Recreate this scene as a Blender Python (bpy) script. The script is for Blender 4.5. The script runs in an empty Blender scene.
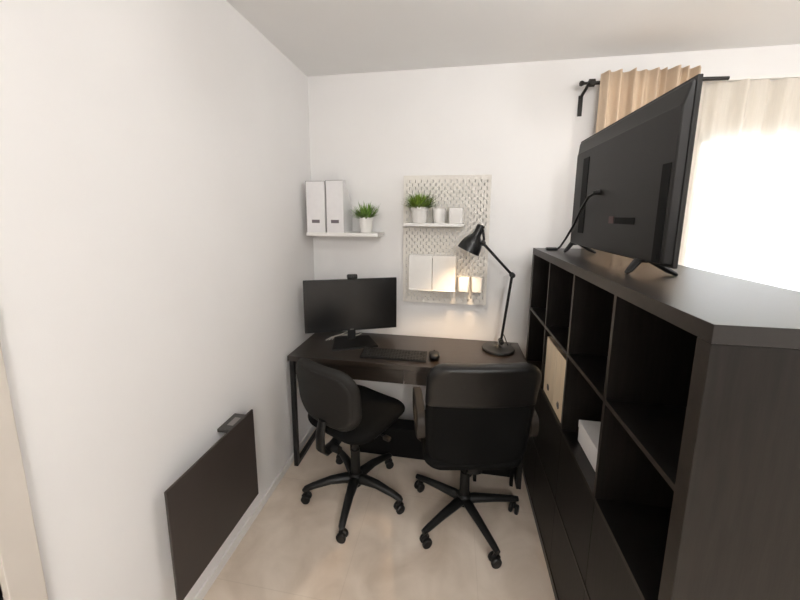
import bpy, bmesh, math, random
from mathutils import Vector, Matrix
random.seed(7)
PI = math.pi
SC = bpy.context.scene
COL = SC.collection

# ------------------------------------------------------------------ camera
def setup_camera():
    yaw, pitch, roll = -0.1645, 0.1516, -0.006
    f, sy = 328.01, -35.58
    fw = Vector((math.sin(yaw), math.cos(yaw), 0)); rt = Vector((math.cos(yaw), -math.sin(yaw), 0)); dn = Vector((0, 0, -1))
    fw2 = fw*math.cos(pitch) + dn*math.sin(pitch)
    dn2 = dn*math.cos(pitch) - fw*math.sin(pitch)
    r2 = rt*math.cos(roll) + dn2*math.sin(roll)
    d2 = dn2*math.cos(roll) - rt*math.sin(roll)
    cd = bpy.data.cameras.new('camera'); co = bpy.data.objects.new('camera', cd); COL.objects.link(co)
    m = Matrix.Identity(4)
    for i in range(3):
        m[i][0] = r2[i]; m[i][1] = -d2[i]; m[i][2] = -fw2[i]
    m.translation = Vector((1.0498, -2.3264, 1.671))
    co.matrix_world = m
    cd.sensor_fit = 'HORIZONTAL'; cd.sensor_width = 36.0
    cd.lens = f*36.0/800.0
    cd.shift_x = 0.0
    cd.shift_y = sy/800.0
    cd.clip_start = 0.02
    SC.camera = co
setup_camera()

# ------------------------------------------------------------------ world, light, exposure
world = bpy.data.worlds.new('sky'); SC.world = world; world.use_nodes = True
wb = world.node_tree.nodes['Background']
wb.inputs[0].default_value = (0.86, 0.94, 1.05, 1); wb.inputs[1].default_value = 6.0

WARM = (1.0, 0.988, 0.980)
CEIL_Z = 2.62
# three fill globes added out of the frame to light the room: (x, y, z, radius, radiant power)
FILL_GLOBES = ((1.6, -3.9, 2.28, 0.17, 70.0), (1.60, -1.45, 2.36, 0.13, 14.5), (3.4, -2.0, 2.40, 0.15, 38.0))

vs = SC.view_settings
vs.view_transform = 'Standard'; vs.look = 'None'; vs.exposure = 0.06; vs.gamma = 1.0
vs.use_curve_mapping = False

# ------------------------------------------------------------------ materials
MATS = {}
def mat(name, color, rough=0.5, metal=0.0, spec=0.5, noise=0.0, nscale=20.0, bump=0.0, bscale=200.0, stretch=None, coat=0.0, sheen=0.0, emit=None, trans=None):
    m = bpy.data.materials.new(name); m.use_nodes = True; MATS[name] = m
    nt = m.node_tree; b = nt.nodes['Principled BSDF']
    b.inputs['Base Color'].default_value = (*color, 1); b.inputs['Roughness'].default_value = rough
    b.inputs['Metallic'].default_value = metal; b.inputs['Specular IOR Level'].default_value = spec
    b.inputs['Coat Weight'].default_value = coat; b.inputs['Sheen Weight'].default_value = sheen
    if emit:
        b.inputs['Emission Color'].default_value = (*emit[0], 1); b.inputs['Emission Strength'].default_value = emit[1]
    tc = nt.nodes.new('ShaderNodeTexCoord'); vec = tc.outputs['Object']
    if stretch:
        mp = nt.nodes.new('ShaderNodeMapping'); mp.inputs['Scale'].default_value = stretch
        nt.links.new(vec, mp.inputs['Vector']); vec = mp.outputs['Vector']
    if noise > 0:
        n = nt.nodes.new('ShaderNodeTexNoise'); n.inputs['Scale'].default_value = nscale; n.inputs['Detail'].default_value = 5
        nt.links.new(vec, n.inputs['Vector'])
        r = nt.nodes.new('ShaderNodeValToRGB')
        r.color_ramp.elements[0].position = 0.3; r.color_ramp.elements[1].position = 0.7
        r.color_ramp.elements[0].color = (*[c*(1-noise) for c in color], 1)
        r.color_ramp.elements[1].color = (*[min(1, c*(1+noise)) for c in color], 1)
        nt.links.new(n.outputs['Fac'], r.inputs['Fac']); nt.links.new(r.outputs['Color'], b.inputs['Base Color'])
    if bump > 0:
        n2 = nt.nodes.new('ShaderNodeTexNoise'); n2.inputs['Scale'].default_value = bscale; n2.inputs['Detail'].default_value = 4
        nt.links.new(vec, n2.inputs['Vector'])
        bp = nt.nodes.new('ShaderNodeBump'); bp.inputs['Strength'].default_value = bump; bp.inputs['Distance'].default_value = 0.002
        nt.links.new(n2.outputs['Fac'], bp.inputs['Height']); nt.links.new(bp.outputs['Normal'], b.inputs['Normal'])
    return m

M_WALL = mat('wall_paint', (0.80, 0.785, 0.77), 0.75, noise=0.012, nscale=3, bump=0.08, bscale=260)
M_CEIL = mat('ceiling_paint', (0.87, 0.865, 0.855), 0.85, noise=0.01, nscale=4)
M_TRIM = mat('white_trim', (0.80, 0.78, 0.75), 0.4, noise=0.02, nscale=8)
M_JAMB = mat('door_paint', (0.62, 0.57, 0.51), 0.45, noise=0.03, nscale=6)
M_WOOD = mat('black_brown_wood', (0.0065, 0.0054, 0.0048), 0.33, spec=0.7, noise=0.35, nscale=9, stretch=(9, 1, 9), bump=0.08, bscale=30)
M_WOODV = mat('black_brown_wood_upright', (0.0100, 0.0082, 0.0070), 0.45, spec=0.26, noise=0.35, nscale=9, stretch=(9, 9, 0.8), bump=0.08, bscale=30)
M_DESK = mat('dark_brown_desk', (0.021, 0.0145, 0.0102), 0.30, spec=1.0, noise=0.35, nscale=8, stretch=(1, 9, 9), bump=0.06, bscale=30)
M_METAL = mat('black_steel', (0.005, 0.005, 0.005), 0.45, metal=0.0, noise=0.1, nscale=40)
M_LAMP = mat('black_enamel', (0.008, 0.0085, 0.0085), 0.35, noise=0.05, nscale=30)
M_SHADEIN = mat('white_enamel', (0.8, 0.77, 0.7), 0.5, noise=0.02)
M_STEEL = mat('chrome', (0.6, 0.58, 0.55), 0.25, metal=1.0, noise=0.05)
M_PLAST = mat('black_plastic', (0.006, 0.006, 0.0058), 0.45, spec=0.4, noise=0.08, nscale=60)
M_KEYS = mat('black_keycaps', (0.010, 0.010, 0.010), 0.5, noise=0.05)
M_TV = mat('grey_black_plastic', (0.0085, 0.0078, 0.0072), 0.5, spec=0.3, noise=0.06, nscale=30, bump=0.05, bscale=500)
M_TVD = mat('matt_black_plastic', (0.003, 0.003, 0.003), 0.7, spec=0.15, noise=0.05)
M_SCREEN = mat('dark_screen', (0.006, 0.006, 0.006), 0.3, spec=0.5, noise=0.05)
M_FAB = mat('black_fabric', (0.0035, 0.0035, 0.0033), 0.85, spec=0.15, noise=0.2, nscale=300, bump=0.25, bscale=900)
M_FABG = mat('charcoal_fabric', (0.014, 0.0128, 0.0115), 0.6, spec=0.3, noise=0.15, nscale=300, bump=0.15, bscale=900)
M_LEATH = mat('black_leatherette', (0.008, 0.0075, 0.007), 0.36, noise=0.1, nscale=80, bump=0.12, bscale=300)
M_ARM = mat('brown_grey_plastic', (0.028, 0.022, 0.017), 0.5, spec=0.35, noise=0.08, nscale=60)
M_WHITE = mat('white_lacquer', (0.80, 0.785, 0.755), 0.4, noise=0.015, nscale=10)
M_PEG = mat('off_white_pegboard', (0.73, 0.695, 0.635), 0.55, noise=0.015, nscale=10)
M_PAPER = mat('white_card', (0.74, 0.725, 0.725), 0.7, noise=0.02, nscale=30)
M_CREAM = mat('cream_card', (0.84, 0.69, 0.50), 0.7, noise=0.05, nscale=6, stretch=(6, 6, 0.6))
M_SEAM = mat('grey_card_edge', (0.30, 0.28, 0.28), 0.8, noise=0.02)
M_EDGE_LIT = mat('wood_edge_band_lit', (0.024, 0.0185, 0.0145), 0.45, spec=0.4, noise=0.2, nscale=30)  # edge band lightened: lamp and wall light on front edges put into the colour
M_HOLE = mat('label_slot', (0.16, 0.14, 0.15), 0.7, noise=0.05)
M_CERAM = mat('white_pot', (0.82, 0.80, 0.77), 0.45, noise=0.01)
M_LEAF = mat('grass_green', (0.20, 0.31, 0.035), 0.5, noise=0.5, nscale=25)
M_LEAF2 = mat('deep_leaf_green', (0.17, 0.30, 0.05), 0.5, noise=0.5, nscale=25)
M_SOIL = mat('dark_soil', (0.03, 0.025, 0.015), 0.9, noise=0.4, nscale=80)
M_CABLE = mat('white_cable', (0.6, 0.57, 0.52), 0.5, noise=0.02)
M_BLACK = mat('black_laminate', (0.003, 0.003, 0.003), 0.6, spec=0.2, noise=0.05)
M_HEAT = mat('charcoal_glass_panel', (0.044, 0.0350, 0.0310), 0.45, spec=0.35, noise=0.05, nscale=8)
M_CTRL = mat('grey_control_plastic', (0.055, 0.05, 0.045), 0.5, noise=0.25, nscale=120)
M_LCD = mat('pale_display', (0.26, 0.24, 0.225), 0.4, noise=0.03)
M_BRONZE = mat('dark_bronze', (0.02, 0.018, 0.016), 0.4, metal=0.3, noise=0.1)
M_RED = mat('dark_red_sticker', (0.05, 0.012, 0.010), 0.5, noise=0.05)
M_BULB = mat('lit_bulb', (1, 0.8, 0.55), 0.5, emit=((1.0, 0.72, 0.42), 14.0), noise=0.01)
M_GLOBE = [mat('fill_globe_glow', (0.8, 0.8, 0.8), 0.5, emit=(WARM, p/(4*PI*PI*r*r)), noise=0.01) for _x, _y, _z, r, p in FILL_GLOBES]
M_OUT = mat('pale_render_outside', (0.8, 0.79, 0.76), 0.8, noise=0.05)

def floor_material():
    m = mat('beige_floor_tile', (0.47, 0.40, 0.325), 0.42, spec=0.4)
    nt = m.node_tree; b = nt.nodes['Principled BSDF']; tc = nt.nodes.new('ShaderNodeTexCoord')
    n1 = nt.nodes.new('ShaderNodeTexNoise'); n1.inputs['Scale'].default_value = 4.5; n1.inputs['Detail'].default_value = 8; n1.inputs['Distortion'].default_value = 0.6
    r = nt.nodes.new('ShaderNodeValToRGB'); r.color_ramp.elements[0].position = 0.32; r.color_ramp.elements[1].position = 0.68
    r.color_ramp.elements[0].color = (0.62, 0.51, 0.405, 1); r.color_ramp.elements[1].color = (0.80, 0.69, 0.58, 1)
    br = nt.nodes.new('ShaderNodeTexBrick'); br.offset = 0.0; br.inputs['Scale'].default_value = 1.0
    br.inputs['Brick Width'].default_value = 0.6; br.inputs['Row Height'].default_value = 0.6; br.inputs['Mortar Size'].default_value = 0.002
    br.inputs['Color1'].default_value = (1, 1, 1, 1); br.inputs['Color2'].default_value = (0.97, 0.97, 0.97, 1); br.inputs['Mortar'].default_value = (0.90, 0.89, 0.88, 1)
    mx = nt.nodes.new('ShaderNodeMix'); mx.data_type = 'RGBA'; mx.blend_type = 'MULTIPLY'; mx.inputs[0].default_value = 1.0
    L = nt.links.new
    L(tc.outputs['Object'], n1.inputs['Vector']); L(tc.outputs['Object'], br.inputs['Vector'])
    L(n1.outputs['Fac'], r.inputs['Fac']); L(r.outputs['Color'], mx.inputs[6]); L(br.outputs['Color'], mx.inputs[7])
    L(mx.outputs[2], b.inputs['Base Color'])
    return m
M_FLOOR = floor_material()

def cloth_material(name, color, transp, transl):
    m = bpy.data.materials.new(name); m.use_nodes = True; nt = m.node_tree; nt.nodes.clear(); N = nt.nodes.new; L = nt.links.new
    out = N('ShaderNodeOutputMaterial'); d = N('ShaderNodeBsdfDiffuse'); t = N('ShaderNodeBsdfTranslucent'); tr = N('ShaderNodeBsdfTransparent')
    tc = N('ShaderNodeTexCoord'); mp = N('ShaderNodeMapping'); mp.inputs['Scale'].default_value = (60, 60, 3)
    n = N('ShaderNodeTexNoise'); n.inputs['Scale'].default_value = 4; n.inputs['Detail'].default_value = 4
    r = N('ShaderNodeValToRGB'); r.color_ramp.elements[0].color = (*[c*0.93 for c in color], 1); r.color_ramp.elements[1].color = (*[min(1, c*1.05) for c in color], 1)
    L(tc.outputs['Object'], mp.inputs['Vector']); L(mp.outputs['Vector'], n.inputs['Vector']); L(n.outputs['Fac'], r.inputs['Fac'])
    L(r.outputs['Color'], d.inputs['Color']); L(r.outputs['Color'], t.inputs['Color'])
    m1 = N('ShaderNodeMixShader'); m1.inputs[0].default_value = transl; L(d.outputs[0], m1.inputs[1]); L(t.outputs[0], m1.inputs[2])
    m2 = N('ShaderNodeMixShader'); m2.inputs[0].default_value = transp; L(m1.outputs[0], m2.inputs[1]); L(tr.outputs[0], m2.inputs[2])
    L(m2.outputs[0], out.inputs['Surface'])
    return m
M_SHEER = cloth_material('sheer_voile', (0.93, 0.88, 0.80), 0.12, 0.5)
M_TAN = cloth_material('tan_curtain_fabric', (0.78, 0.62, 0.46), 0.0, 0.25)

def glass_material():
    m = bpy.data.materials.new('window_glass'); m.use_nodes = True; nt = m.node_tree; nt.nodes.clear(); N = nt.nodes.new; L = nt.links.new
    out = N('ShaderNodeOutputMaterial'); g = N('ShaderNodeBsdfGlossy'); g.inputs['Roughness'].default_value = 0.02
    tr = N('ShaderNodeBsdfTransparent'); mx = N('ShaderNodeMixShader'); fr = N('ShaderNodeFresnel'); fr.inputs['IOR'].default_value = 1.3
    L(fr.outputs[0], mx.inputs[0]); L(tr.outputs[0], mx.inputs[1]); L(g.outputs[0], mx.inputs[2]); L(mx.outputs[0], out.inputs['Surface'])
    return m
M_GLASS = glass_material()

# ------------------------------------------------------------------ object helpers
def thing(name, label, cat, loc=(0, 0, 0), rz=0.0, group=None):
    o = bpy.data.objects.new(name, None); COL.objects.link(o); o.empty_display_size = 0.05
    o.location = loc; o.rotation_euler = (0, 0, rz)
    o['label'] = label; o['category'] = cat
    if group: o['group'] = group
    return o
def tag(o, label, cat, group=None):
    o['label'] = label; o['category'] = cat
    if group: o['group'] = group
    return o
def root_matrix(p):
    while p.parent: p = p.parent
    return Matrix.Translation(p.location) @ Matrix.Rotation(p.rotation_euler.z, 4, 'Z')

class MB:
    """collects shapes, then links them as one mesh object"""
    def __init__(self): self.bm = bmesh.new(); self.boxes = False
    def box(self, a, b, bevel=0.0, seg=2):
        bm = self.bm
        x0, y0, z0 = [min(p, q) for p, q in zip(a, b)]; x1, y1, z1 = [max(p, q) for p, q in zip(a, b)]
        v = [bm.verts.new(c) for c in ((x0, y0, z0), (x1, y0, z0), (x1, y1, z0), (x0, y1, z0), (x0, y0, z1), (x1, y0, z1), (x1, y1, z1), (x0, y1, z1))]
        f = [bm.faces.new([v[i] for i in q]) for q in ((3, 2, 1, 0), (4, 5, 6, 7), (0, 1, 5, 4), (1, 2, 6, 5), (2, 3, 7, 6), (3, 0, 4, 7))]
        if bevel > 0:
            self.boxes = True
            es = set(e for g in f for e in g.edges)
            bmesh.ops.bevel(bm, geom=list(es), offset=bevel, segments=seg, affect='EDGES', profile=0.5)
        return self
    def loops(self, rings, closed=True, cap=True):
        bm = self.bm
        vr = [[bm.verts.new(p) for p in ring] for ring in rings]
        n = len(vr[0])
        for a, b in zip(vr, vr[1:]):
            for i in range(n if closed else n-1):
                j = (i+1) % n
                bm.faces.new((a[i], a[j], b[j], b[i]))
        if cap and closed:
            bm.faces.new(list(reversed(vr[0]))); bm.faces.new(vr[-1])
        return self
    def tube(self, pts, r, seg=12, flat=None):
        """round (or, with flat=(a,b), elliptical) bar along points; r may be a list"""
        pts = [Vector(p) for p in pts]; n = len(pts)
        rs = r if isinstance(r, (list, tuple)) else [r]*n
        t0 = (pts[1]-pts[0]).normalized()
        up = Vector((0, 0, 1)) if abs(t0.z) < 0.9 else Vector((0, 1, 0))
        rings = []; side = None
        for i, p in enumerate(pts):
            t = (pts[min(i+1, n-1)]-pts[max(i-1, 0)]).normalized()
            if side is None: side = t.cross(up).normalized()
            else:
                side = (side - t*side.dot(t)); side.normalize()
            nrm = side.cross(t).normalized()
            a, b = flat if flat else (1, 1)
            rings.append([p + side*math.cos(2*PI*k/seg)*rs[i]*a + nrm*math.sin(2*PI*k/seg)*rs[i]*b for k in range(seg)])
        return self.loops(rings)
    def cyl(self, p0, p1, r0, r1=None, seg=24):
        return self.tube([p0, p1], [r0, r0 if r1 is None else r1], seg)
    def lathe(self, prof, origin=(0, 0, 0), axis=(0, 0, 1), seg=40, cap=True):
        ax = Vector(axis).normalized(); o = Vector(origin)
        u = ax.orthogonal().normalized(); w = ax.cross(u)
        rings = [[o + ax*h + (u*math.cos(2*PI*k/seg)+w*math.sin(2*PI*k/seg))*max(r, 1e-4) for k in range(seg)] for r, h in prof]
        return self.loops(rings, cap=cap)
    def sphere(self, c, r, sx=1, sy=1, sz=1):
        m = Matrix.Translation(c) @ Matrix.Diagonal((sx, sy, sz, 1))
        bmesh.ops.create_uvsphere(self.bm, u_segments=20, v_segments=12, radius=r, matrix=m)
        return self
    def prism(self, poly, axis, lo, hi):
        """polygon (2-D) extruded along axis 'x','y','z' from lo to hi"""
        def P(a, b, t):
            return {'x': (t, a, b), 'y': (a, t, b), 'z': (a, b, t)}[axis]
        return self.loops([[P(a, b, lo) for a, b in poly], [P(a, b, hi) for a, b in poly]])
    def pad(self, a, b, r, thick, fn, seg=48, rim=0.35, rings=9, r2=None):
        """cushion: rounded rectangle half sizes a,b, corner radius r, half thickness; fn(u,v,w)->3-D"""
        out = []
        for k in range(seg):
            q = k/seg*4; s = int(q); ang = (q-s)*PI/2 + s*PI/2
            r_ = r if (s in (0, 1) or r2 is None) else r2
            cx = (a-r_)*(1 if s in (0, 3) else -1); cy = (b-r_)*(1 if s in (0, 1) else -1)
            out.append((cx+r_*math.cos(ang), cy+r_*math.sin(ang)))
        # even out: insert straight spans
        full = []
        for i in range(seg):
            p, q = out[i], out[(i+1) % seg]
            d = math.hypot(p[0]-q[0], p[1]-q[1]); m = max(1, int(d/0.03))
            for j in range(m): full.append((p[0]+(q[0]-p[0])*j/m, p[1]+(q[1]-p[1])*j/m))
        ss = []
        flat = 1-rim
        for i in range(1, 5): ss.append((flat*i/4.0*0.999+0.0, 1.0))
        for i in range(1, rings+1):
            th = i/rings*PI/2
            ss.append((flat+rim*math.sin(th), math.cos(th)))
        bm = self.bm
        def ring(s, w): return [bm.verts.new(fn(x*s, y*s, w)) for x, y in full]
        top = [ring(s, thick*h) for s, h in ss[:-1]]
        edge = ring(1.0, 0.0)
        bot = [ring(s, -thick*h) for s, h in ss[:-1]]
        n = len(full)
        ct = bm.verts.new(fn(0, 0, thick)); cb = bm.verts.new(fn(0, 0, -thick))
        for i in range(n):
            j = (i+1) % n
            bm.faces.new((ct, top[0][i], top[0][j])); bm.faces.new((cb, bot[0][j], bot[0][i]))
        seqt = top+[edge]; seqb = bot+[edge]
        for A, B in zip(seqt, seqt[1:]):
            for i in range(n):
                j = (i+1) % n; bm.faces.new((A[i], B[i], B[j], A[j]))
        for A, B in zip(seqb, seqb[1:]):
            for i in range(n):
                j = (i+1) % n; bm.faces.new((A[j], B[j], B[i], A[i]))
        return self
    def move(self, m):
        bmesh.ops.transform(self.bm, matrix=m, verts=self.bm.verts); return self
    def build(self, name, material, parent=None, world=True, angle=38, kind=None):
        bm = self.bm
        bmesh.ops.recalc_face_normals(bm, faces=bm.faces)
        if parent and world:
            bmesh.ops.transform(bm, matrix=root_matrix(parent).inverted(), verts=bm.verts)
        me = bpy.data.meshes.new(name); bm.to_mesh(me); bm.free()
        me.materials.append(material)
        for p in me.polygons: p.use_smooth = True
        me.set_sharp_from_angle(angle=math.radians(angle))
        o = bpy.data.objects.new(name, me); COL.objects.link(o)
        if self.boxes:
            w = o.modifiers.new('weighted_normals', 'WEIGHTED_NORMAL'); w.keep_sharp = True; w.weight = 100
        if parent: o.parent = parent
        if kind: o['kind'] = kind
        return o
def struct(name, mb, m): return mb.build(name, m, None, kind='structure')
def box(a, b, bevel=0.0, seg=2): return MB().box(a, b, bevel, seg)

# ------------------------------------------------------------------ the room
RX, RY = 4.3, -4.6            # right wall, wall behind the camera
WT = 0.14
struct('floor', box((-0.3, RY-0.2, -0.1), (RX+0.2, 0.3, 0.0)), M_FLOOR)
struct('ceiling', box((-0.2, RY-0.2, CEIL_Z), (RX+0.2, 0.2, CEIL_Z+0.1)), M_CEIL)
# back wall with the window opening
WX0, WX1, WZ0, WZ1 = 2.465, 4.05, 0.25, 2.165
bw = MB(); bw.box((-WT, 0, 0), (WX0, WT, CEIL_Z)); bw.box((WX1, 0, 0), (RX+WT, WT, CEIL_Z)); bw.box((WX0, 0, WZ1), (WX1, WT, CEIL_Z)); bw.box((WX0, 0, 0), (WX1, WT, WZ0))
struct('wall_back', bw, M_WALL)
# left wall with the doorway
DY0, DY1, DZ = -2.72, -1.83, 2.05
lw = MB(); lw.box((-WT, DY1, 0), (0, 0, CEIL_Z)); lw.box((-WT, RY, 0), (0, DY0, CEIL_Z)); lw.box((-WT, DY0, DZ), (0, DY1, CEIL_Z))
struct('wall_left', lw, M_WALL)
struct('wall_right', box((RX, RY, 0), (RX+WT, 0, CEIL_Z)), M_WALL)
struct('wall_front', box((-WT, RY-WT, 0), (RX+WT, RY, CEIL_Z)), M_WALL)
# door in the left wall
df = MB(); df.box((-WT, DY1, 0), (0.018, DY1+0.068, DZ+0.07), 0.004); df.box((-WT, DY0-0.068, 0), (0.018, DY0, DZ+0.07), 0.004); df.box((-WT, DY0, DZ), (0.018, DY1, DZ+0.07), 0.004)
dfo = struct('trim_1', df, M_JAMB)
dd = struct('door_1', box((-0.055, DY0+0.003, 0.006), (-0.015, DY1-0.003, DZ-0.003), 0.002), M_JAMB)
dh = MB(); dh.cyl((-0.015, DY0+0.06, 1.02), (0.03, DY0+0.06, 1.02), 0.011); dh.tube([(0.03, DY0+0.06, 1.02), (0.035, DY0+0.07, 1.02), (0.035, DY0+0.17, 1.02)], 0.009); dh.cyl((-0.015, DY0+0.06, 1.02), (-0.008, DY0+0.06, 1.02), 0.026)
dh.build('door_handle', M_STEEL, dd, world=False)
# baseboards
struct('baseboard_left', box((0, DY1+0.069, 0), (0.012, 0, 0.050), 0.003), M_TRIM)
struct('baseboard_back', box((0.0125, -0.012, 0), (RX, 0, 0.050), 0.003), M_TRIM)
# window
wf = MB()
for a, b in (((WX0, 0.03, WZ0), (WX0+0.05, 0.09, WZ1)), ((WX1-0.06, 0.03, WZ0), (WX1, 0.09, WZ1)), ((WX0, 0.03, WZ0), (WX1, 0.09, WZ0+0.06)), ((WX0, 0.03, WZ1-0.05), (WX1, 0.09, WZ1)), ((3.245, 0.03, WZ0), (3.305, 0.09, WZ1))):
    wf.box(a, b, 0.004)
wo = struct('window_1', wf, M_WHITE)
MB().box((WX0+0.05, 0.056, WZ0+0.05), (3.25, 0.062, WZ1-0.05)).box((3.30, 0.056, WZ0+0.05), (WX1-0.05, 0.062, WZ1-0.05)).build('pane', M_GLASS, wo, world=False)

# unseen fill globes, added to brighten walls and floor
for i, (x, y, z, r, p) in enumerate(FILL_GLOBES):
    cl = thing('added_fill_globe', ('added unseen fill globe hanging from the ceiling at the far end of the room', 'added unseen fill globe hanging above the near end of the shelving unit', 'added unseen fill globe hanging on the window side of the shelving unit')[i], 'fill light', (x, y, CEIL_Z))
    MB().lathe([(0.055, CEIL_Z-0.03), (0.06, CEIL_Z-0.0005), (0.001, CEIL_Z-0.0005)], (x, y, 0)).build('fill_globe_mount', M_WHITE, cl)
    MB().cyl((x, y, z+r-0.004), (x, y, CEIL_Z-0.03), 0.006).build('stem', M_STEEL, cl)
    MB().sphere((x, y, z), r).build('globe', M_GLOBE[i], cl)

# ------------------------------------------------------------------ shelving unit
H = 1.47; BX0, BX1 = 1.535, 1.978; BYF, BYN = -0.176, -1.646; TO = 0.038; DV = 0.016
CELL = (1.47-2*TO-3*DV)/4
bk = thing('shelving_unit', 'long black-brown cube shelving unit with four columns of open cells and closed doors below', 'bookcase', (1.7565, -0.911, 0))
box((BX0, BYN, H-TO), (BX1, BYF, H), 0.0015).build('top_panel', M_WOOD, bk)
box((BX0, BYN, 0.0), (BX1, BYN+TO, H-TO-0.0005), 0.0015).build('side_panel', M_WOODV, bk)
box((BX0, BYF-TO, 0.0), (BX1, BYF, H-TO-0.0005), 0.0015).build('side_panel', M_WOODV, bk)
box((BX0, BYN+TO, 0.0), (BX1, BYF-TO, TO), 0.001).build('bottom_panel', M_WOOD, bk)
box((BX1-0.010, BYN+TO, TO), (BX1-0.001, BYF-TO, H-TO)).build('back_panel', M_WOODV, bk)
zs = []
for i in range(3):
    z1 = H-TO-CELL*(i+1)-DV*i
    zs.append(z1)
    box((BX0+0.001, BYN+TO, z1-DV), (BX1-0.010, BYF-TO, z1), 0.0008).build('shelf', M_WOOD, bk)
ys = []
for i in range(3):
    y = BYF-TO-CELL*(i+1)-DV*i
    ys.append(y)
    for zt, zb in ((H-TO, zs[0]), (zs[0]-DV, zs[1])):
        box((BX0+0.001, y-DV, zb), (BX1-0.010, y, zt), 0.0008).build('divider', M_WOODV, bk)
ycells = [BYF-TO] + ys
for i in range(4):
    ya = (BYF-TO) if i == 0 else ys[i-1]-DV
    yb = ys[i] if i < 3 else BYN+TO
    mb = MB()
    box((BX0+0.004, yb-(DV/2-0.001 if i < 3 else -0.002), TO+0.002), (BX0+0.020, ya+(DV/2-0.001 if i > 0 else -0.002), zs[1]-DV-0.002), 0.001).build('door', M_WOODV, bk)
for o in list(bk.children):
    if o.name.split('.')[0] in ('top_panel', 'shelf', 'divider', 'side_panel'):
        o.data.materials.append(M_EDGE_LIT)
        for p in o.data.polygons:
            if p.normal.x < -0.9: p.material_index = 1  # faces towards the left wall get the painted-in light
SH2 = zs[1]                                       # top of the shelf that carries the files

def magazine_file(name, label, x0, x1, y0, y1, z0, h, hb, face, m, group, hole_z):
    """upright card file; face: '-y' or '-x' tells which way its labelled spine looks"""
    t = thing(name, label, 'magazine file', ((x0+x1)/2, (y0+y1)/2, z0), 0, group)
    th = 0.003
    if face == '-y':
        pl = [(y0, z0), (y1, z0), (y1, z0+hb), (y0+0.045, z0+h), (y0, z0+h)]
        b = MB(); b.prism(pl, 'x', x0, x0+th); b.prism(pl, 'x', x1-th, x1)
        b.box((x0+th, y0, z0), (x1-th, y0+th, z0+h)); b.box((x0+th, y1-th, z0), (x1-th, y1, z0+hb)); b.box((x0+th, y0+th, z0), (x1-th, y1-th, z0+th))
        b.build('body', m, t)
        xc = (x0+x1)/2
        box((xc-0.028, y0-0.0012, z0+hole_z-0.011), (xc+0.028, y0, z0+hole_z+0.011), 0.0005).build('label_holder', M_HOLE, t)
        e = MB(); e.box((x0, y0-0.0008, z0), (x0+0.0035, y0-0.0001, z0+h)); e.box((x0, y0-0.0008, z0+h-0.003), (x1, y0-0.0001, z0+h))
        e.build('edge_binding', M_SEAM, t)
    else:
        b = MB(); b.box((x0, y0, z0), (x0+th, y1, z0+h), 0.0008)
        pl = [(x0+th, z0), (x1, z0), (x1, z0+hb), (x0+0.05, z0+h), (x0+th, z0+h)]
        b.prism(pl, 'y', y0, y0+th); b.prism(pl, 'y', y1-th, y1)
        b.box((x1-th, y0+th, z0), (x1, y1-th, z0+hb)); b.box((x0+th, y0+th, z0), (x1-th, y1-th, z0+th))
        b.build('body', m, t)
        yc = (y0+y1)/2
        MB().lathe([(0.0165, 0), (0.0165, 0.002), (0.010, 0.002), (0.010, 0)], (x0, yc, z0+hole_z), (-1, 0, 0), 24, cap=False).build('finger_ring', M_STEEL, t)
        box((x0-0.0006, yc-0.008, z0+hole_z-0.010), (x0-0.0001, yc+0.008, z0+hole_z+0.010)).build('finger_hole', M_HOLE, t)
    return t
yA = ys[0]-DV-0.006; yB = ys[1]+0.006; ym = (yA+yB)/2
magazine_file('magazine_file', 'cream magazine file in the shelving unit, the one nearer the desk wall', BX0+0.012, BX0+0.27, ym+0.002, yA, SH2, 0.298, 0.17, '-x', M_CREAM, 'cream magazine files in the shelving unit', 0.055)
magazine_file('magazine_file', 'cream magazine file in the shelving unit, the one farther from the desk wall', BX0+0.012, BX0+0.27, yB, ym-0.002, SH2, 0.298, 0.17, '-x', M_CREAM, 'cream magazine files in the shelving unit', 0.055)
pb = thing('paper_box', 'white flat paper box lying alone in a cell of the shelving unit', 'box', (1.69, -1.09, SH2))
box((1.582, -1.232, SH2), (1.80, -0.975, SH2+0.085), 0.003).build('body', M_PAPER, pb)
box((1.580, -1.234, SH2+0.060), (1.802, -0.973, SH2+0.092), 0.003).build('lid', M_PAPER, pb)

# ------------------------------------------------------------------ television on the unit
TY0, TY1, TZ0, TZ1 = -1.253, -0.400, 1.517, 2.052
tv = thing('television', 'large black flat television seen from behind on the shelving unit', 'television', (1.69, -0.82, H))
box((1.686, TY0, TZ0), (1.700, TY1, TZ1), 0.003).build('bezel', M_TV, tv)
box((1.6995, TY0+0.008, TZ0+0.016), (1.7012, TY1-0.008, TZ1-0.008)).build('screen', M_SCREEN, tv)
def ring_yz(x, y0, y1, z0, z1, r=0.012, n=5):
    pts = []
    for cy, cz, a0 in ((y1-r, z1-r, 0), (y0+r, z1-r, PI/2), (y0+r, z0+r, PI), (y1-r, z0+r, 1.5*PI)):
        for k in range(n): pts.append((x, cy+r*math.cos(a0+k/(n-1)*PI/2), cz+r*math.sin(a0+k/(n-1)*PI/2)))
    return pts
tb = MB(); tb.loops([ring_yz(1.687, TY0+0.006, TY1-0.004, TZ0+0.004, TZ1-0.006), ring_yz(1.680, TY0+0.008, TY1-0.008, TZ0+0.006, TZ1-0.014), ring_yz(1.668, TY0+0.012, TY1-0.03, TZ0+0.008, TZ1-0.065), ring_yz(1.664, TY0+0.016, TY1-0.036, TZ0+0.010, TZ1-0.072)])
tb.build('back_cover', M_TV, tv, angle=20)
st = MB(); st.box((1.6615, -0.605, 1.585), (1.666, -0.535, 1.945), 0.002)
st.build('cable_channel', M_TVD, tv)
MB().box((1.6615, -1.228, TZ0+0.012), (1.667, -1.186, 1.825), 0.002).build('cable_channel', M_TVD, tv)
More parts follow.
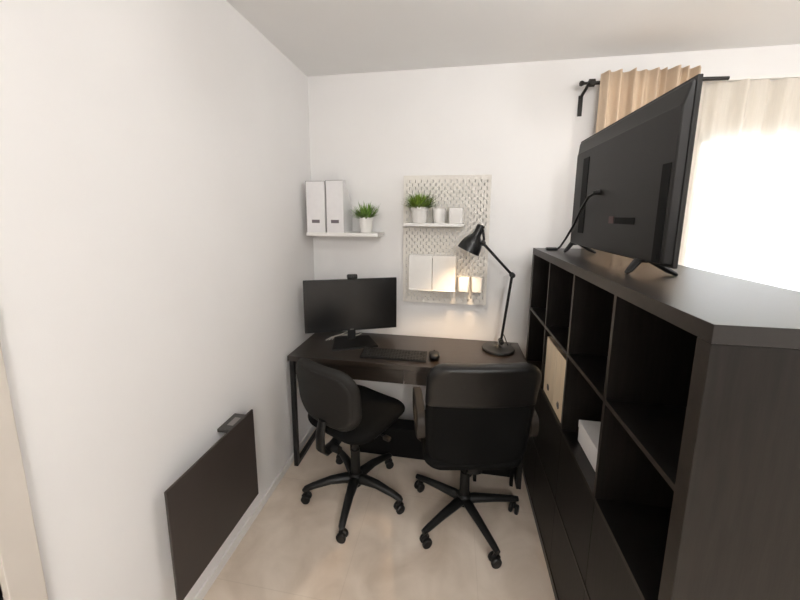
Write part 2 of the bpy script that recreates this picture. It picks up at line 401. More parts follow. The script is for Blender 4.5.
MB().box((1.6625, -0.905, 1.640), (1.6645, -0.865, 1.668)).build('sticker', M_RED, tv)
MB().box((1.6625, -1.06, 1.640), (1.6645, -0.915, 1.664)).build('socket_panel', M_TVD, tv)
MB().cyl((1.6605, -1.207, 1.545), (1.67, -1.207, 1.545), 0.008).build('round_socket', M_TVD, tv)
for yc in (-1.085, -0.420):
    f = MB()
    apex = Vector((1.69, yc, TZ0+0.014))
    for xe in (1.645, 1.797):
        e = Vector((xe, yc+(0.004 if xe > 1.7 else 0.0), H+0.0055))
        f.tube([apex+Vector((0, 0, 0.012)), apex.lerp(e, 0.3)+Vector((0, 0, 0.004)), apex.lerp(e, 0.8)-Vector((0, 0, 0.001)), e, e+(e-apex)*0.06*Vector((1, 1, 0)).x], [0.017, 0.016, 0.0135, 0.0095, 0.0055], 10, flat=(1.2, 0.7))
    f.box((1.677, yc-0.02, TZ0-0.004), (1.699, yc+0.02, TZ0+0.02), 0.003)
    f.build('foot', M_PLAST, tv)
cc = MB()
cc.tube([(1.665, -0.755, 1.771), (1.650, -0.74, 1.769), (1.640, -0.70, 1.755), (1.640, -0.62, 1.70), (1.650, -0.50, 1.615), (1.652, -0.40, 1.545), (1.648, -0.325, 1.492), (1.640, -0.305, 1.478), (1.62, -0.30, 1.476)], 0.0058, 10)
cc.cyl((1.664, -0.757, 1.771), (1.642, -0.745, 1.769), 0.012, 0.009, 12)
pc = cc.build('power_cord', M_PLAST, tv)
MB().box((1.578, -0.318, H+0.0005), (1.640, -0.288, H+0.016), 0.005).build('plug', M_PLAST, pc, world=True)

# ------------------------------------------------------------------ curtains, rod
rod = thing('curtain_rod', 'dark bronze curtain rod with ball finial and wall bracket above the curtains', 'curtain rod', (2.9, 0, 2.44))
RZ = 2.447
MB().tube([(1.80, -0.085, RZ), (2.2, -0.085, RZ-0.006), (2.53, -0.085, RZ-0.014)], 0.0105, 14).build('rod', M_BRONZE, rod)
fi = MB(); fi.lathe([(0.001, -0.062), (0.012, -0.058), (0.016, -0.048), (0.012, -0.037), (0.008, -0.033), (0.008, -0.01), (0.022, -0.008), (0.022, 0.022), (0.012, 0.024)], (1.815, -0.085, RZ), (1, 0, 0), 20)
fi.build('finial', M_BRONZE, rod)
br = MB(); br.box((1.782, -0.006, 2.283), (1.808, -0.0003, 2.405), 0.001)
br.tube([(1.795, -0.004, 2.392), (1.796, -0.03, 2.405), (1.803, -0.06, 2.425), (1.806, -0.085, RZ-0.005)], 0.009, 10)
br.build('bracket', M_BRONZE, rod)
MB().box((2.287, -0.006, 2.283), (2.313, -0.0003, 2.405), 0.001).tube([(2.30, -0.004, 2.392), (2.30, -0.04, 2.41), (2.30, -0.085, RZ-0.012)], 0.008, 10).build('bracket', M_BRONZE, rod)
tk = box((2.37, -0.052, 2.4325), (4.19, -0.028, 2.452), 0.002).box((2.6, -0.028, 2.436), (2.64, -0.0004, 2.450)).box((3.9, -0.028, 2.436), (3.94, -0.0004, 2.450)).build('curtain_track', M_WHITE, None)
tag(tk, 'slim white curtain track carrying the sheer curtain over the window', 'curtain track')

def curtain(name, x0, x1, y, z0, z1, fn, material, n, nz, solid):
    mb = MB()
    rows = []
    for j in range(nz+1):
        v = j/nz; z = z1+(z0-z1)*v
        rows.append([(x0+(x1-x0)*i/n, y+fn(x0+(x1-x0)*i/n, v), z) for i in range(n+1)])
    mb.loops(rows, closed=False)
    o = mb.build(name, material, None, angle=80)
    if solid:
        s = o.modifiers.new('thickness', 'SOLIDIFY'); s.thickness = 0.002; s.offset = 0
    return o
FOLDS = [1.888, 1.95, 2.02, 2.085, 2.14, 2.185, 2.235, 2.29, 2.345, 2.40]
def tan_fold(x, v):
    d = 0.0
    for i, fx in enumerate(FOLDS):
        xx = fx + 0.012*math.sin(v*3.0+i*1.7)*min(1, v*3) - 0.018*v*4*(0.25 if v > 0.25 else v)
        w = 0.013 + 0.006*math.sin(i*2.3)
        d -= (0.040+0.012*math.sin(i*1.3))*math.exp(-((x-xx)/w)**2)
    return d + 0.010*math.sin(x*55+v*2)
tc_ = curtain('curtain', 1.862, 2.365, -0.112, 0.04, 2.487, tan_fold, M_TAN, 190, 24, True)
tag(tc_, 'opaque tan curtain gathered in pleats behind the television', 'curtain')
def sheer_fold(x, v):
    return 0.016*math.sin(x*52+1.2*math.sin(x*7)+v*0.6) + 0.012*math.sin(x*23+v*1.4) + 0.006*math.sin(x*97+v)
sh = curtain('sheer_curtain', 2.37, 4.18, -0.040, 0.04, 2.431, sheer_fold, M_SHEER, 420, 12, False)
tag(sh, 'thin cream sheer curtain hanging in front of the bright window', 'curtain')

# ------------------------------------------------------------------ wall shelf, files, plant
ws = thing('wall_shelf', 'white floating wall shelf holding two files and a small plant', 'shelf', (0.31, -0.1, 1.52))
box((0.042, -0.200, 1.521), (0.548, -0.0005, 1.545), 0.002).build('board', M_WHITE, ws)
magazine_file('magazine_file', 'white magazine file at the left end of the wall shelf', 0.046, 0.180, -0.197, -0.006, 1.5452, 0.343, 0.185, '-y', M_PAPER, 'white magazine files on the wall shelf', 0.075)
magazine_file('magazine_file', 'white magazine file on the wall shelf beside the spiky plant', 0.189, 0.310, -0.197, -0.006, 1.5452, 0.347, 0.185, '-y', M_PAPER, 'white magazine files on the wall shelf', 0.075)

def potted_plant(label, x, y, z, r_top, r_bot, h, kind):
    t = thing('potted_plant', label, 'potted plant', (x, y, z), 0, 'small green plants in white pots')
    p = MB(); p.lathe([(r_bot*0.96, 0), (r_bot, 0.004), (r_top*0.93, h*0.78), (r_top, h*0.80), (r_top*1.01, h), (r_top*0.90, h), (r_top*0.88, h*0.86), (r_top*0.3, h*0.84)], (x, y, z+0.0003))
    p.build('pot', M_CERAM, t)
    MB().lathe([(r_top*0.875, h*0.83), (r_top*0.87, h*0.90), (0.01, h*0.93)], (x, y, z)).build('soil', M_SOIL, t)
    rnd = random.Random(3 if kind == 'grass' else 11)
    g = MB(); bm = g.bm
    nb = 520 if kind == 'grass' else 150
    for i in range(nb):
        az = rnd.uniform(0, 2*PI)
        if kind == 'grass':
            lean = rnd.uniform(0.0, 1.0)**0.8*1.25; L = 0.118*rnd.uniform(0.8, 1.05); w = 0.0032; curl = rnd.uniform(0.1, 0.55)
        else:
            lean = rnd.uniform(0.05, 1.0)**0.75*1.35; L = 0.122*rnd.uniform(0.75, 1.1); w = 0.0062; curl = rnd.uniform(-0.1, 0.3)
        rr = rnd.uniform(0, r_top*0.85)
        p0 = Vector((x+rr*math.cos(az), y+rr*math.sin(az), z+h*0.88))
        side = Vector((-math.sin(az), math.cos(az), 0))
        prev = None; p = p0.copy(); n = 5
        for k in range(n+1):
            s = k/n; ang = lean + curl*s
            d = Vector((math.cos(az)*math.sin(ang), math.sin(az)*math.sin(ang), math.cos(ang)))
            if k: p = p + d*(L/n)
            q = Vector((p.x if kind == 'grass' else max(p.x, 0.318), min(p.y, -0.036), p.z))
            ww = w*(1-s**1.6)+0.0002
            cur = (bm.verts.new(q-side*ww), bm.verts.new(q+side*ww))
            if prev: bm.faces.new((prev[0], prev[1], cur[1], cur[0]))
            prev = cur
    g.build('foliage', M_LEAF if kind == 'grass' else M_LEAF2, t)
    return t
potted_plant('small spiky green plant in a white pot on the wall shelf beside the files', 0.440, -0.105, 1.545, 0.050, 0.040, 0.105, 'spiky')

# ------------------------------------------------------------------ pegboard
PX0, PX1, PZ0, PZ1, PY = 0.691, 1.279, 1.044, 1.934, -0.022
pg = thing('pegboard', 'tall off-white pegboard with slotted holes hung above the desk', 'pegboard', ((PX0+PX1)/2, -0.01, PZ0))
b = MB()
NC = 28; px = (PX1-PX0-0.03)/NC; hw = 0.0031; hl = 0.0205; pz = 0.0468; th = 0.008
def pbox(x0, x1, z0, z1): b.box((x0, PY-th, z0), (x1, PY, z1))
xs = [PX0+0.015+px*(i+0.5) for i in range(NC)]
pbox(PX0, xs[0]-hw, PZ0, PZ1)
for i in range(NC):
    z = PZ0
    hz = PZ0+0.020+(pz/2 if i % 2 else 0)+hl/2
    while hz+hl/2 < PZ1-0.010:
        pbox(xs[i]-hw, xs[i]+hw, z, hz-hl/2); z = hz+hl/2; hz += pz
    pbox(xs[i]-hw, xs[i]+hw, z, PZ1)
    pbox(xs[i]+hw, (xs[i+1]-hw) if i < NC-1 else PX1, PZ0, PZ1)
b.build('panel', M_PEG, pg)
s = MB()
for a, c in (((PX0, PZ0), (PX0+0.012, PZ1)), ((PX1-0.012, PZ0), (PX1, PZ1)), ((PX0, PZ0), (PX1, PZ0+0.012)), ((PX0, PZ1-0.012), (PX1, PZ1)), ((0.94, PZ0), (0.95, PZ1))):
    s.box((a[0], PY+0.0002, a[1]), (c[0], -0.0005, c[1]))
s.build('frame', M_PEG, pg)
PF = PY-th-0.0004              # face of the board
psh = thing('pegboard_shelf', 'narrow white shelf hooked on the pegboard under a plant and two cups', 'shelf', (0.905, PF, 1.59))
box((0.708, -0.135, 1.592), (1.108, PF, 1.614), 0.003).build('board', M_WHITE, psh)
potted_plant('round grassy green plant in a white pot on the pegboard shelf', 0.812, -0.0945, 1.6142, 0.060, 0.046, 0.106, 'grass')

def cup(label, x, y, z, r0, r1, h, group, square=False):
    t = thing('cup', label, 'cup', (x, y, z), 0, group)
    c = MB()
    if not square:
        c.lathe([(r0*0.96, 0.0), (r0, 0.004), (r1, h-0.002), (r1-0.001, h), (r1-0.004, h-0.001), (r0-0.004, 0.006), (0.003, 0.005)], (x, y, z+0.0003))
    else:
        def rr(a, hh):
            pts = []
            r = a*0.35
            for cx, cy, a0 in ((a-r, a-r, 0), (-a+r, a-r, PI/2), (-a+r, -a+r, PI), (a-r, -a+r, 1.5*PI)):
                for k in range(6): pts.append((x+cx+r*math.cos(a0+k/5*PI/2), y+cy+r*math.sin(a0+k/5*PI/2), z+hh))
            return pts
        c.loops([rr(r0*0.97, 0.0003), rr(r0, 0.004), rr(r1, h-0.001), rr(r1-0.0015, h), rr(r1-0.004, h-0.002), rr(r0-0.004, 0.006)])
    c.build('body', M_CERAM, t)
    return t
cup('white cup standing next to the grassy plant on the pegboard shelf', 0.943, -0.083, 1.6142, 0.037, 0.045, 0.096, 'white cups on the pegboard')
cup('white cup at the right end of the pegboard shelf', 1.053, -0.083, 1.6142, 0.045, 0.049, 0.101, 'white cups on the pegboard', True)

def letter_holder(label, x0, x1, z0, z1):
    t = thing('file_holder', label, 'file holder', ((x0+x1)/2, PF, z0), 0, 'flat white file holders hung on the pegboard')
    o = MB(); o.box((x0, -0.095, z0), (x1, -0.091, z1), 0.0015); o.box((x0, -0.091, z0), (x0+0.003, PF, z1-0.03)); o.box((x1-0.003, -0.091, z0), (x1, PF, z1-0.03)); o.box((x0, -0.091, z0), (x1, PF, z0+0.004)); o.box((x0, PF-0.003, z0), (x1, PF, z1))
    o.build('body', M_WHITE, t)
    MB().box((x0-0.001, -0.105, z0-0.006), (x1+0.001, PF, z0-0.0005), 0.002).build('base_ledge', M_WHITE, t)
letter_holder('white flat file holder hung low on the pegboard at its left', 0.742, 0.903, 1.152, 1.396)
letter_holder('white flat file holder hung on the pegboard between the other holder and the small cups', 0.906, 1.062, 1.152, 1.394)
def hanging_cup(label, x0, x1):
    t = thing('cup', label, 'cup', ((x0+x1)/2, PF, 1.15), 0, 'small white cups hung low on the pegboard')
    xc = (x0+x1)/2; hwid = (x1-x0)/2
    def rr(a, bb, hh):
        pts = []; r = 0.016
        for cx, cy, a0 in ((a-r, bb-r, 0), (-a+r, bb-r, PI/2), (-a+r, -bb+r, PI), (a-r, -bb+r, 1.5*PI)):
            for k in range(6): pts.append((xc+cx+r*math.cos(a0+k/5*PI/2), -0.068+cy+r*math.sin(a0+k/5*PI/2), 1.152+hh))
        return pts
    MB().loops([rr(hwid*0.88, 0.036, 0), rr(hwid*0.9, 0.0365, 0.004), rr(hwid, 0.040, 0.101), rr(hwid-0.001, 0.039, 0.102), rr(hwid-0.004, 0.036, 0.100), rr(hwid*0.86, 0.033, 0.006)]).build('body', M_CERAM, t)
    MB().box((xc-0.012, -0.0301, 1.205), (xc+0.012, PF, 1.235), 0.001).build('hook', M_WHITE, t)
hanging_cup('small white cup hung low on the pegboard beside the file holders', 1.079, 1.158)
hanging_cup('small white cup hung at the lower right corner of the pegboard', 1.170, 1.247)

# ------------------------------------------------------------------ desk
DX0, DX1, DYB, DYF, DT = 0.026, 1.513, -0.014, -0.503, 0.78
dk = thing('desk', 'dark brown desk with two shallow drawers and black loop legs against the wall', 'desk', (0.776, -0.258, 0))
box((DX0, DYF, DT-0.034), (DX1, DYB, DT), 0.0015).build('tabletop', M_DESK, dk)
zb = 0.655
ca = MB(); ca.box((0.075, DYF+0.03, zb+0.004), (0.092, DYB-0.02, DT-0.034)); ca.box((1.46, DYF+0.03, zb+0.004), (1.477, DYB-0.02, DT-0.034)); ca.box((0.092, DYB-0.036, zb+0.004), (1.46, DYB-0.02, DT-0.034)); ca.box((0.092, DYF+0.035, zb+0.004), (1.46, DYB-0.036, zb+0.010)); ca.box((0.764, DYF+0.035, zb+0.010), (0.782, DYB-0.036, DT-0.034))
ca.build('drawer_case', M_DESK, dk)
for xa, xb_ in ((0.075, 0.771), (0.775, 1.477)):
    dr = MB(); dr.box((xa, DYF+0.010, zb), (xb_, DYF+0.028, DT-0.040), 0.001)
    dr.build('drawer', M_DESK, dk)
for xa, yf_ in ((0.036, DYF+0.004), (1.472, -0.440)):
    lf = MB(); w = 0.028
    lf.box((xa, yf_, 0.0), (xa+w, yf_+w, DT-0.0345), 0.0015)
    lf.box((xa, DYB-0.004-w, 0.0), (xa+w, DYB-0.004, DT-0.0345), 0.0015)
    lf.box((xa, yf_+w, 0.0), (xa+w, DYB-0.004-w, w), 0.0015)
    lf.box((xa, yf_+w, DT-0.0345-w), (xa+w, DYB-0.004-w, DT-0.0345), 0.0015)
    lf.build('leg_frame', M_METAL, dk)

# black boxes on the floor under the desk
ub = thing('storage_box', 'low black box on the floor under the desk between the two chairs', 'box', (0.66, -0.19, 0))
box((0.36, -0.30, 0), (0.94, -0.19, 0.196), 0.004).build('body', M_BLACK, ub)
box((0.356, -0.304, 0.1965), (0.944, -0.186, 0.216), 0.003).build('lid', M_BLACK, ub)
fc = thing('footstool', 'small black step stool under the desk behind the wide office chair', 'stool', (1.355, -0.33, 0))
box((1.205, -0.43, 0.215), (1.460, -0.22, 0.235), 0.004).build('top', M_BLACK, fc)
box((1.222, -0.415, 0.052), (1.440, -0.395, 0.10), 0.002).build('crossbar', M_BLACK, fc)
for x in (1.212, 1.434):
    for y in (-0.427, -0.243):
        box((x, y, 0), (x+0.020, y+0.020, 0.2148), 0.002).build('leg', M_BLACK, fc)

# ------------------------------------------------------------------ monitor, webcam
MC = Vector((0.358, -0.205)); MA = math.radians(22); mo = thing('monitor', 'black computer monitor turned towards the chairs on the desk corner', 'monitor', (MC.x, MC.y, DT), MA)
MZ0, MZ1, MW = 0.866, 1.231, 0.318
# local frame: x along the screen, -y towards the viewer
box((-MW, -0.010, MZ0-DT), (MW, 0.012, MZ1-DT), 0.003).build('bezel', M_PLAST, mo, world=False)
box((-MW+0.007, -0.0112, MZ0-DT+0.016), (MW-0.007, -0.0098, MZ1-DT-0.007)).build('screen', M_SCREEN, mo, world=False)
bkp = MB(); bkp.box((-0.17, 0.0115, 0.15), (0.17, 0.042, 0.36), 0.012); bkp.build('back_housing', M_PLAST, mo, world=False)
nk = MB(); nk.box((-0.028, 0.030, 0.004), (0.028, 0.048, 0.20), 0.004); nk.build('neck', M_PLAST, mo, world=False)
box((-0.012, -0.0116, 0.094), (0.012, -0.0108, 0.0985)).build('badge', M_LCD, mo, world=False)
bs = MB(); bs.prism([(-0.140, -0.140), (0.165, -0.130), (0.125, 0.075), (-0.115, 0.075)], 'z', 0.0003, 0.012); bs.build('base', M_PLAST, mo, world=False)
wc = thing('webcam', 'small black webcam clipped on top of the monitor', 'webcam', (MC.x+0.008, MC.y, MZ1), MA)
wcb = MB(); wcb.box((-0.036, -0.022, 0.0032), (0.036, 0.010, 0.034), 0.008, 3); wcb.build('body', M_PLAST, wc, world=False)
MB().box((-0.02, 0.0102, 0.0005), (0.02, 0.018, 0.02), 0.002).box((-0.02, -0.018, 0.0004), (0.02, 0.018, 0.0032), 0.001).build('clip', M_PLAST, wc, world=False)
MB().cyl((0, -0.0215, 0.018), (0, -0.0245, 0.018), 0.010, 0.009).build('lens', M_SCREEN, wc, world=False)

# pale cables behind the monitor
cb = MB(); rnd = random.Random(5)
for k in range(3):
    pts = [(0.17+0.02*k, -0.22+0.01*k, DT+0.004)]
    for i in range(9):
        t = i/8
        pts.append((0.19+0.19*t+0.02*math.sin(3*t+k), -0.17+0.11*t+0.03*math.sin(PI*t*2+k*1.3), DT+0.005+0.012*k*math.sin(PI*t)+0.004))
    cb.tube(pts, 0.0035, 8)
cbo = cb.build('cable', M_CABLE, None); tag(cbo, 'pale loose cables lying on the desk behind the monitor foot', 'cable')

# ------------------------------------------------------------------ keyboard, mouse
KA = math.radians(1.0)
kb = thing('keyboard', 'full-size black keyboard on the desk in front of the monitor', 'keyboard', (0.692, -0.386, DT), KA)
MB().prism([(-0.060, 0.0003), (0.060, 0.0003), (0.060, 0.022), (0.052, 0.022), (-0.060, 0.010)], 'x', -0.208, 0.208).build('body', M_PLAST, kb, world=False)
kk = MB()
for r in range(6):
    y = -0.055+r*0.0178; z = 0.0105+(y+0.060)/0.112*0.012
    for c in range(21):
        if c in (15, 19) and r in (3,): continue
        x = -0.2+c*0.0192
        if r == 0 and 3 <= c <= 8:
            if c > 3: continue
            kk.box((x, y, z-0.002), (x+0.0192*6-0.003, y+0.0150, z+0.005), 0.0015, 1); continue
        kk.box((x, y, z-0.002), (x+0.0162, y+0.0152, z+0.005), 0.0015, 1)
kk.build('keys', M_KEYS, kb, world=False)
ms = thing('mouse', 'rounded black computer mouse beside the keyboard', 'mouse', (0.946, -0.362, DT), 0.1)
MB().pad(0.033, 0.056, 0.030, 0.019, lambda u, v, w: Vector((u, v, 0.019+w*(1.0 if w > 0 else 0.97)-(0.004*(v/0.056) if w > 0 else 0))), rim=0.75).build('body', M_PLAST, ms, world=False)
MB().cyl((-0.004, 0.026, 0.0335), (0.004, 0.026, 0.0335), 0.006).build('scroll_wheel', M_TVD, ms, world=False)

# ------------------------------------------------------------------ desk lamp
lp = thing('desk_lamp', 'black jointed desk lamp with round base lit at the right end of the desk', 'desk lamp', (1.358, -0.163, DT))
lb = MB(); lb.lathe([(0.103, 0.0003), (0.106, 0.004), (0.106, 0.012), (0.102, 0.017), (0.03, 0.020), (0.018, 0.026), (0.014, 0.03), (0.002, 0.03)], (1.358, -0.163, DT)); lb.build('base', M_LAMP, lp)
sm = MB(); sm.cyl((1.358, -0.163, DT+0.024), (1.366, -0.163, DT+0.058), 0.008); sm.build('stem', M_STEEL, lp)
J0 = Vector((1.374, -0.168, 0.842)); J1 = Vector((1.415, -0.20, 1.296)); J2 = Vector((1.222, -0.25, 1.499))
for (A, B) in ((J0, J1), (J1, J2)):
    MB().cyl(A, B, 0.0085, None, 14).build('arm', M_LAMP, lp)
for J in (J0, J1, J2):
    MB().cyl(J+Vector((0, -0.020, 0)), J+Vector((0, 0.020, 0)), 0.017, None, 20).sphere(J+Vector((0, -0.02, 0)), 0.011).build('joint', M_LAMP, lp)
HT = Vector((1.209, -0.25, 1.606)); AX = (Vector((1.132, -0.252, 1.440))-HT).normalized()
shp = [(0.020, -0.004), (0.0245, 0.0), (0.0255, 0.030), (0.0245, 0.052), (0.028, 0.066), (0.045, 0.086), (0.058, 0.110), (0.067, 0.138), (0.072, 0.174), (0.070, 0.174), (0.065, 0.138), (0.056, 0.111), (0.043, 0.088), (0.026, 0.069), (0.0, 0.065)]
sh_ = MB(); sh_.lathe(shp[:9], HT, AX, 40, cap=False); sh_.lathe([(0.0, -0.004), (0.020, -0.004)], HT, AX, 40, cap=False); so = sh_.build('shade', M_LAMP, lp)
sin_ = MB(); sin_.lathe(shp[8:], HT, AX, 40, cap=False); sin_.build('lining', M_SHADEIN, so)
bu = MB(); bu.sphere(HT+AX*0.120, 0.022); bu.build('bulb', M_BULB, so)
nb_ = MB(); nb_.tube([J2, J2+Vector((0.006, 0, 0.022)), HT+AX*0.03+Vector((0.024, 0, 0.0))], 0.007, 10); nb_.build('bracket', M_LAMP, lp)
lpc = MB(); lpc.tube([J0+Vector((0.004, 0.012, 0.06)), J0+Vector((0.025, 0.03, 0.025)), (1.425, -0.12, DT+0.02), (1.445, -0.09, DT+0.0045), (1.46, -0.05, DT+0.0045)], 0.003, 8); lpc.build('cord', M_PLAST, lp)
pl = bpy.data.lights.new('desk_lamp_light', 'SPOT'); pl.energy = 29.0; pl.color = (1.0, 0.70, 0.42); pl.shadow_soft_size = 0.05; pl.spot_size = math.radians(96); pl.spot_blend = 1.0
po = bpy.data.objects.new('desk_lamp_light', pl); COL.objects.link(po)
po.location = HT+AX*0.145; po.rotation_euler = Vector((-0.12, 0.0, -1.0)).to_track_quat('-Z', 'Y').to_euler()

# ------------------------------------------------------------------ wall heater
ht = thing('wall_heater', 'dark charcoal panel heater mounted on the left wall above the baseboard', 'heater', (0.04, -1.208, 0.23))
box((0.071, -1.460, 0.226), (0.082, -0.955, 0.703), 0.002).build('panel', M_HEAT, ht)
box((0.012, -1.40, 0.26), (0.0705, -1.02, 0.62), 0.004).build('back_casing', M_WHITE, ht)
for y in (-1.33, -1.09):
    box((0.0004, y, 0.30), (0.0118, y+0.04, 0.58)).build('wall_bracket', M_STEEL, ht)
cu = box((0.0006, -1.108, 0.676), (0.0705, -0.984, 0.692), 0.002).build('control_box', M_CTRL, ht)
MB().box((0.026, -1.075, 0.6918), (0.056, -1.015, 0.6932), 0.0004).build('display', M_LCD, cu)

# ------------------------------------------------------------------ chairs
def caster(mb, x, y, ang):
    d = Vector((math.cos(ang), math.sin(ang), 0)); s = Vector((-d.y, d.x, 0)); c = Vector((x, y, 0.0265))
    for sg in (-1, 1):
        a = c+s*sg*0.008; b_ = c+s*sg*0.026
        mb.lathe([(0.001, 0), (0.022, 0.0), (0.0262, 0.003), (0.0262, 0.013), (0.022, 0.017), (0.001, 0.018)], a, s*sg, 20)
    # hood and pin
    for k in range(7):
        pass
    mb.tube([c+d*-0.012+Vector((0, 0, 0.012)), c+Vector((0, 0, 0.024)), c+d*0.014+Vector((0, 0, 0.018)), c+d*0.024+Vector((0, 0, 0.006))], [0.014, 0.016, 0.015, 0.010], 10, flat=(0.55, 0.7))
    mb.cyl(c+Vector((0, 0, 0.02)), c+Vector((0, 0, 0.050)), 0.009, None, 12)

def star_base(root, rot, R, leg_fn, m):
    for i in range(5):
        a = rot+i*2*PI/5
        l = MB(); leg_fn(l, a, R)
        lo = l.build('leg', m, root, world=False)
        c = MB(); caster(c, R*math.cos(a), R*math.sin(a), a+0.9+i*1.7)
        c.build('caster', M_PLAST, lo, world=False)

# --- task chair (left): local frame +x is the way it faces
TH1 = math.radians(65); HUB1 = (0.508, -0.640)
c1 = thing('task_chair', 'armless black task chair with rounded backrest in front of the monitor', 'chair', (HUB1[0], HUB1[1], 0), TH1)
def leg_round(mb, a, R):
    d = Vector((math.cos(a), math.sin(a), 0))
    pts = [d*0.0+Vector((0, 0, 0.105)), d*0.06+Vector((0, 0, 0.118)), d*R*0.5+Vector((0, 0, 0.118)), d*R*0.85+Vector((0, 0, 0.098)), d*(R+0.004)+Vector((0, 0, 0.083)), d*(R+0.018)+Vector((0, 0, 0.076))]
    mb.tube(pts, [0.034, 0.032, 0.026, 0.021, 0.019, 0.010], 14, flat=(0.95, 0.85))
star_base(c1, math.radians(345)-TH1, 0.288, leg_round, M_PLAST)
MB().lathe([(0.036, 0.070), (0.042, 0.085), (0.042, 0.135), (0.034, 0.150), (0.001, 0.150)]).build('hub', M_PLAST, c1, world=False)
MB().lathe([(0.028, 0.150), (0.027, 0.30), (0.019, 0.302), (0.019, 0.455)]).build('gas_lift', M_PLAST, c1, world=False)
mech = MB(); mech.box((-0.12, -0.07, 0.450), (0.11, 0.07, 0.485), 0.01); mech.tube([(0.03, -0.05, 0.465), (0.03, -0.15, 0.448), (0.03, -0.20, 0.440)], 0.006); mech.build('mechanism', M_PLAST, c1, world=False)
MB().box((0.015, -0.235, 0.428), (0.045, -0.19, 0.450), 0.008).build('lever_knob', M_ARM, c1, world=False)
def seat_fn1(u, v, w):
    z = 0.528 + w + 0.010*(v/0.22)**2 - 0.018*max(0, (u-0.10)/0.13)**2
    return Vector((u+0.025, v, z))
MB().pad(0.234, 0.235, 0.12, 0.042, seat_fn1, rim=0.30).build('seat', M_FAB, c1, world=False)
def pan_fn1(u, v, w): return Vector((u+0.020, v, 0.500+w+0.05*((u/0.22)**2+(v/0.22)**2)*0.25))
MB().pad(0.222, 0.225, 0.13, 0.018, pan_fn1, rim=0.5).build('seat_shell', M_PLAST, c1, world=False)
BZ1 = 0.728
def back_fn1(u, v, w):
    x = -0.195 - 0.10*(v) + 0.55*u*u*0.9 - 0.5*v*v*0.6 + w
    return Vector((x, u*(1-0.10*max(0, -v/0.178)**2)+0.032, BZ1+v*0.985))
MB().pad(0.230, 0.178, 0.115, 0.030, back_fn1, rim=0.20).build('backrest', M_FABG, c1, world=False)
def shell_fn1(u, v, w):
    p = back_fn1(u, v, w); p.x -= 0.022; return p
MB().pad(0.207, 0.152, 0.100, 0.0135, shell_fn1, rim=0.12).build('back_shell', M_FABG, c1, world=False)
bs1 = MB()
bs1.tube([(-0.05, 0, 0.470), (-0.10, 0.005, 0.455), (-0.165, 0.012, 0.42), (-0.215, 0.02, 0.412), (-0.243, 0.022, 0.445), (-0.243, 0.022, 0.52), (-0.225, 0.022, 0.60)], [0.022, 0.024, 0.026, 0.028, 0.028, 0.026, 0.022], 12, flat=(1.3, 0.6))
bs1.build('back_support', M_PLAST, c1, world=False)
MB().cyl((-0.19, -0.020, 0.440), (-0.19, -0.065, 0.440), 0.022, 0.019, 16).build('adjusting_knob', M_PLAST, c1, world=False)

# --- office chair (right)
TH2 = math.radians(101); HUB2 = (1.146, -0.668)
c2 = thing('office_chair', 'wide black office chair with loop armrests, its broad back to the viewer', 'chair', (HUB2[0], HUB2[1], 0), TH2)
def leg_flat(mb, a, R):
    d = Vector((math.cos(a), math.sin(a), 0))
    pts = [d*0.02+Vector((0, 0, 0.100)), d*0.06+Vector((0, 0, 0.103)), d*R*0.6+Vector((0, 0, 0.098)), d*R*0.95+Vector((0, 0, 0.090)), d*(R+0.02)+Vector((0, 0, 0.087))]
    mb.tube(pts, [0.030, 0.030, 0.024, 0.020, 0.016], 10, flat=(0.85, 0.8))
star_base(c2, math.radians(11.7)-TH2, 0.288, leg_flat, M_PLAST)
MB().lathe([(0.030, 0.070), (0.038, 0.080), (0.038, 0.128), (0.030, 0.136), (0.001, 0.136)]).build('hub', M_PLAST, c2, world=False)
MB().lathe([(0.027, 0.136), (0.026, 0.27), (0.017, 0.272), (0.017, 0.40)]).build('gas_lift', M_STEEL if False else M_PLAST, c2, world=False)
mech = MB(); mech.box((-0.10, -0.09, 0.395), (0.12, 0.09, 0.425), 0.008); mech.tube([(0.02, -0.06, 0.405), (0.02, -0.20, 0.40), (0.02, -0.245, 0.40)], 0.006); mech.build('mechanism', M_PLAST, c2, world=False)
def seat_fn2(u, v, w):
    return Vector((u+0.03, v, 0.470+w+0.008*(v/0.25)**2-0.03*max(0, (u-0.10)/0.15)**2))
MB().pad(0.240, 0.250, 0.08, 0.042, seat_fn2, rim=0.25).build('seat', M_FAB, c2, world=False)
B2Z0, B2Z1 = 0.458, 1.022
B2H = (B2Z1-B2Z0)/2; B2C = (B2Z1+B2Z0)/2
def back_fn2(u, v, w):
    s = v/B2H
    narrow = 1.0-0.055*max(0, -s)**1.5
    x = -0.205 - 0.055*s + 0.35*u*u - 0.02*s*s + w
    return Vector((x, u*narrow-0.009, B2C+v))
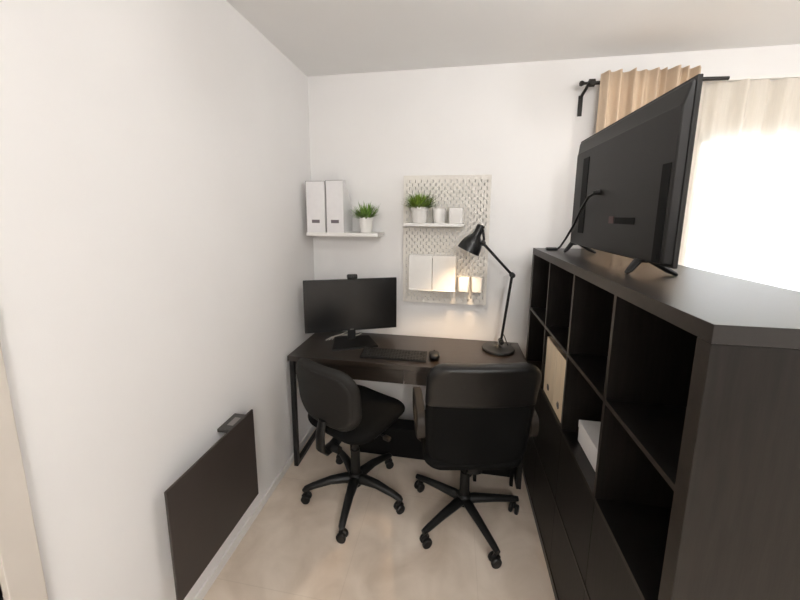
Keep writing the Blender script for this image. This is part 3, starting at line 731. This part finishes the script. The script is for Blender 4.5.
MB().pad(0.257, B2H, 0.085, 0.040, back_fn2, rim=0.16).build('backrest', M_FAB, c2, world=False)
def head_fn2(u, v, w):
    p = back_fn2(u, v+B2H-0.112, w); p.x -= 0.0015; p.z += 0.002; return p
MB().pad(0.2595, 0.113, 0.085, 0.0415, head_fn2, rim=0.16, r2=0.008).build('upper_back_pad', M_LEATH, c2, world=False)
sup = MB(); sup.tube([(-0.02, 0, 0.405), (-0.16, 0, 0.40), (-0.195, 0, 0.43), (-0.19, 0, 0.52)], 0.022, 10, flat=(1.6, 0.5)); sup.build('back_support', M_PLAST, c2, world=False)
for sg in (-1, 1):
    ar = MB(); pts = []
    y = sg*0.276-0.012
    n = 40; a_, b_, r_ = 0.150, 0.068, 0.075
    cx, cz = -0.015, 0.646
    path = []
    for k in range(n):
        q = k/n*2*PI
        ex = 3.2
        px_ = math.copysign(abs(math.cos(q))**(2/ex), math.cos(q))*a_; pz_ = math.copysign(abs(math.sin(q))**(2/ex), math.sin(q))*b_
        path.append((cx+px_, cz+pz_))
    rings = []
    for k in range(n):
        p = Vector((path[k][0], 0, path[k][1])); q = Vector((path[(k+1) % n][0], 0, path[(k+1) % n][1])); o = Vector((path[k-1][0], 0, path[k-1][1]))
        t = (q-o).normalized(); nn = Vector((t.z, 0, -t.x))
        wy = 0.022; tn = 0.012
        rings.append([Vector((p.x, y, p.z))+Vector((0, cu_, 0))+nn*cv for cu_, cv in ((-wy, -tn*0.4), (-wy*0.8, -tn), (wy*0.8, -tn), (wy, -tn*0.4), (wy, tn*0.4), (wy*0.8, tn), (-wy*0.8, tn), (-wy, tn*0.4))])
    rings.append(rings[0])
    ar.loops(rings, cap=False)
    bmesh.ops.remove_doubles(ar.bm, verts=ar.bm.verts, dist=1e-5)
    ar.tube([(0.02, sg*0.275, 0.552), (0.02, sg*0.262, 0.47), (0.02, sg*0.20, 0.418), (0.02, sg*0.08, 0.412)], 0.014, 10, flat=(1.6, 0.6))
    ar.build('armrest', M_ARM, c2, world=False)
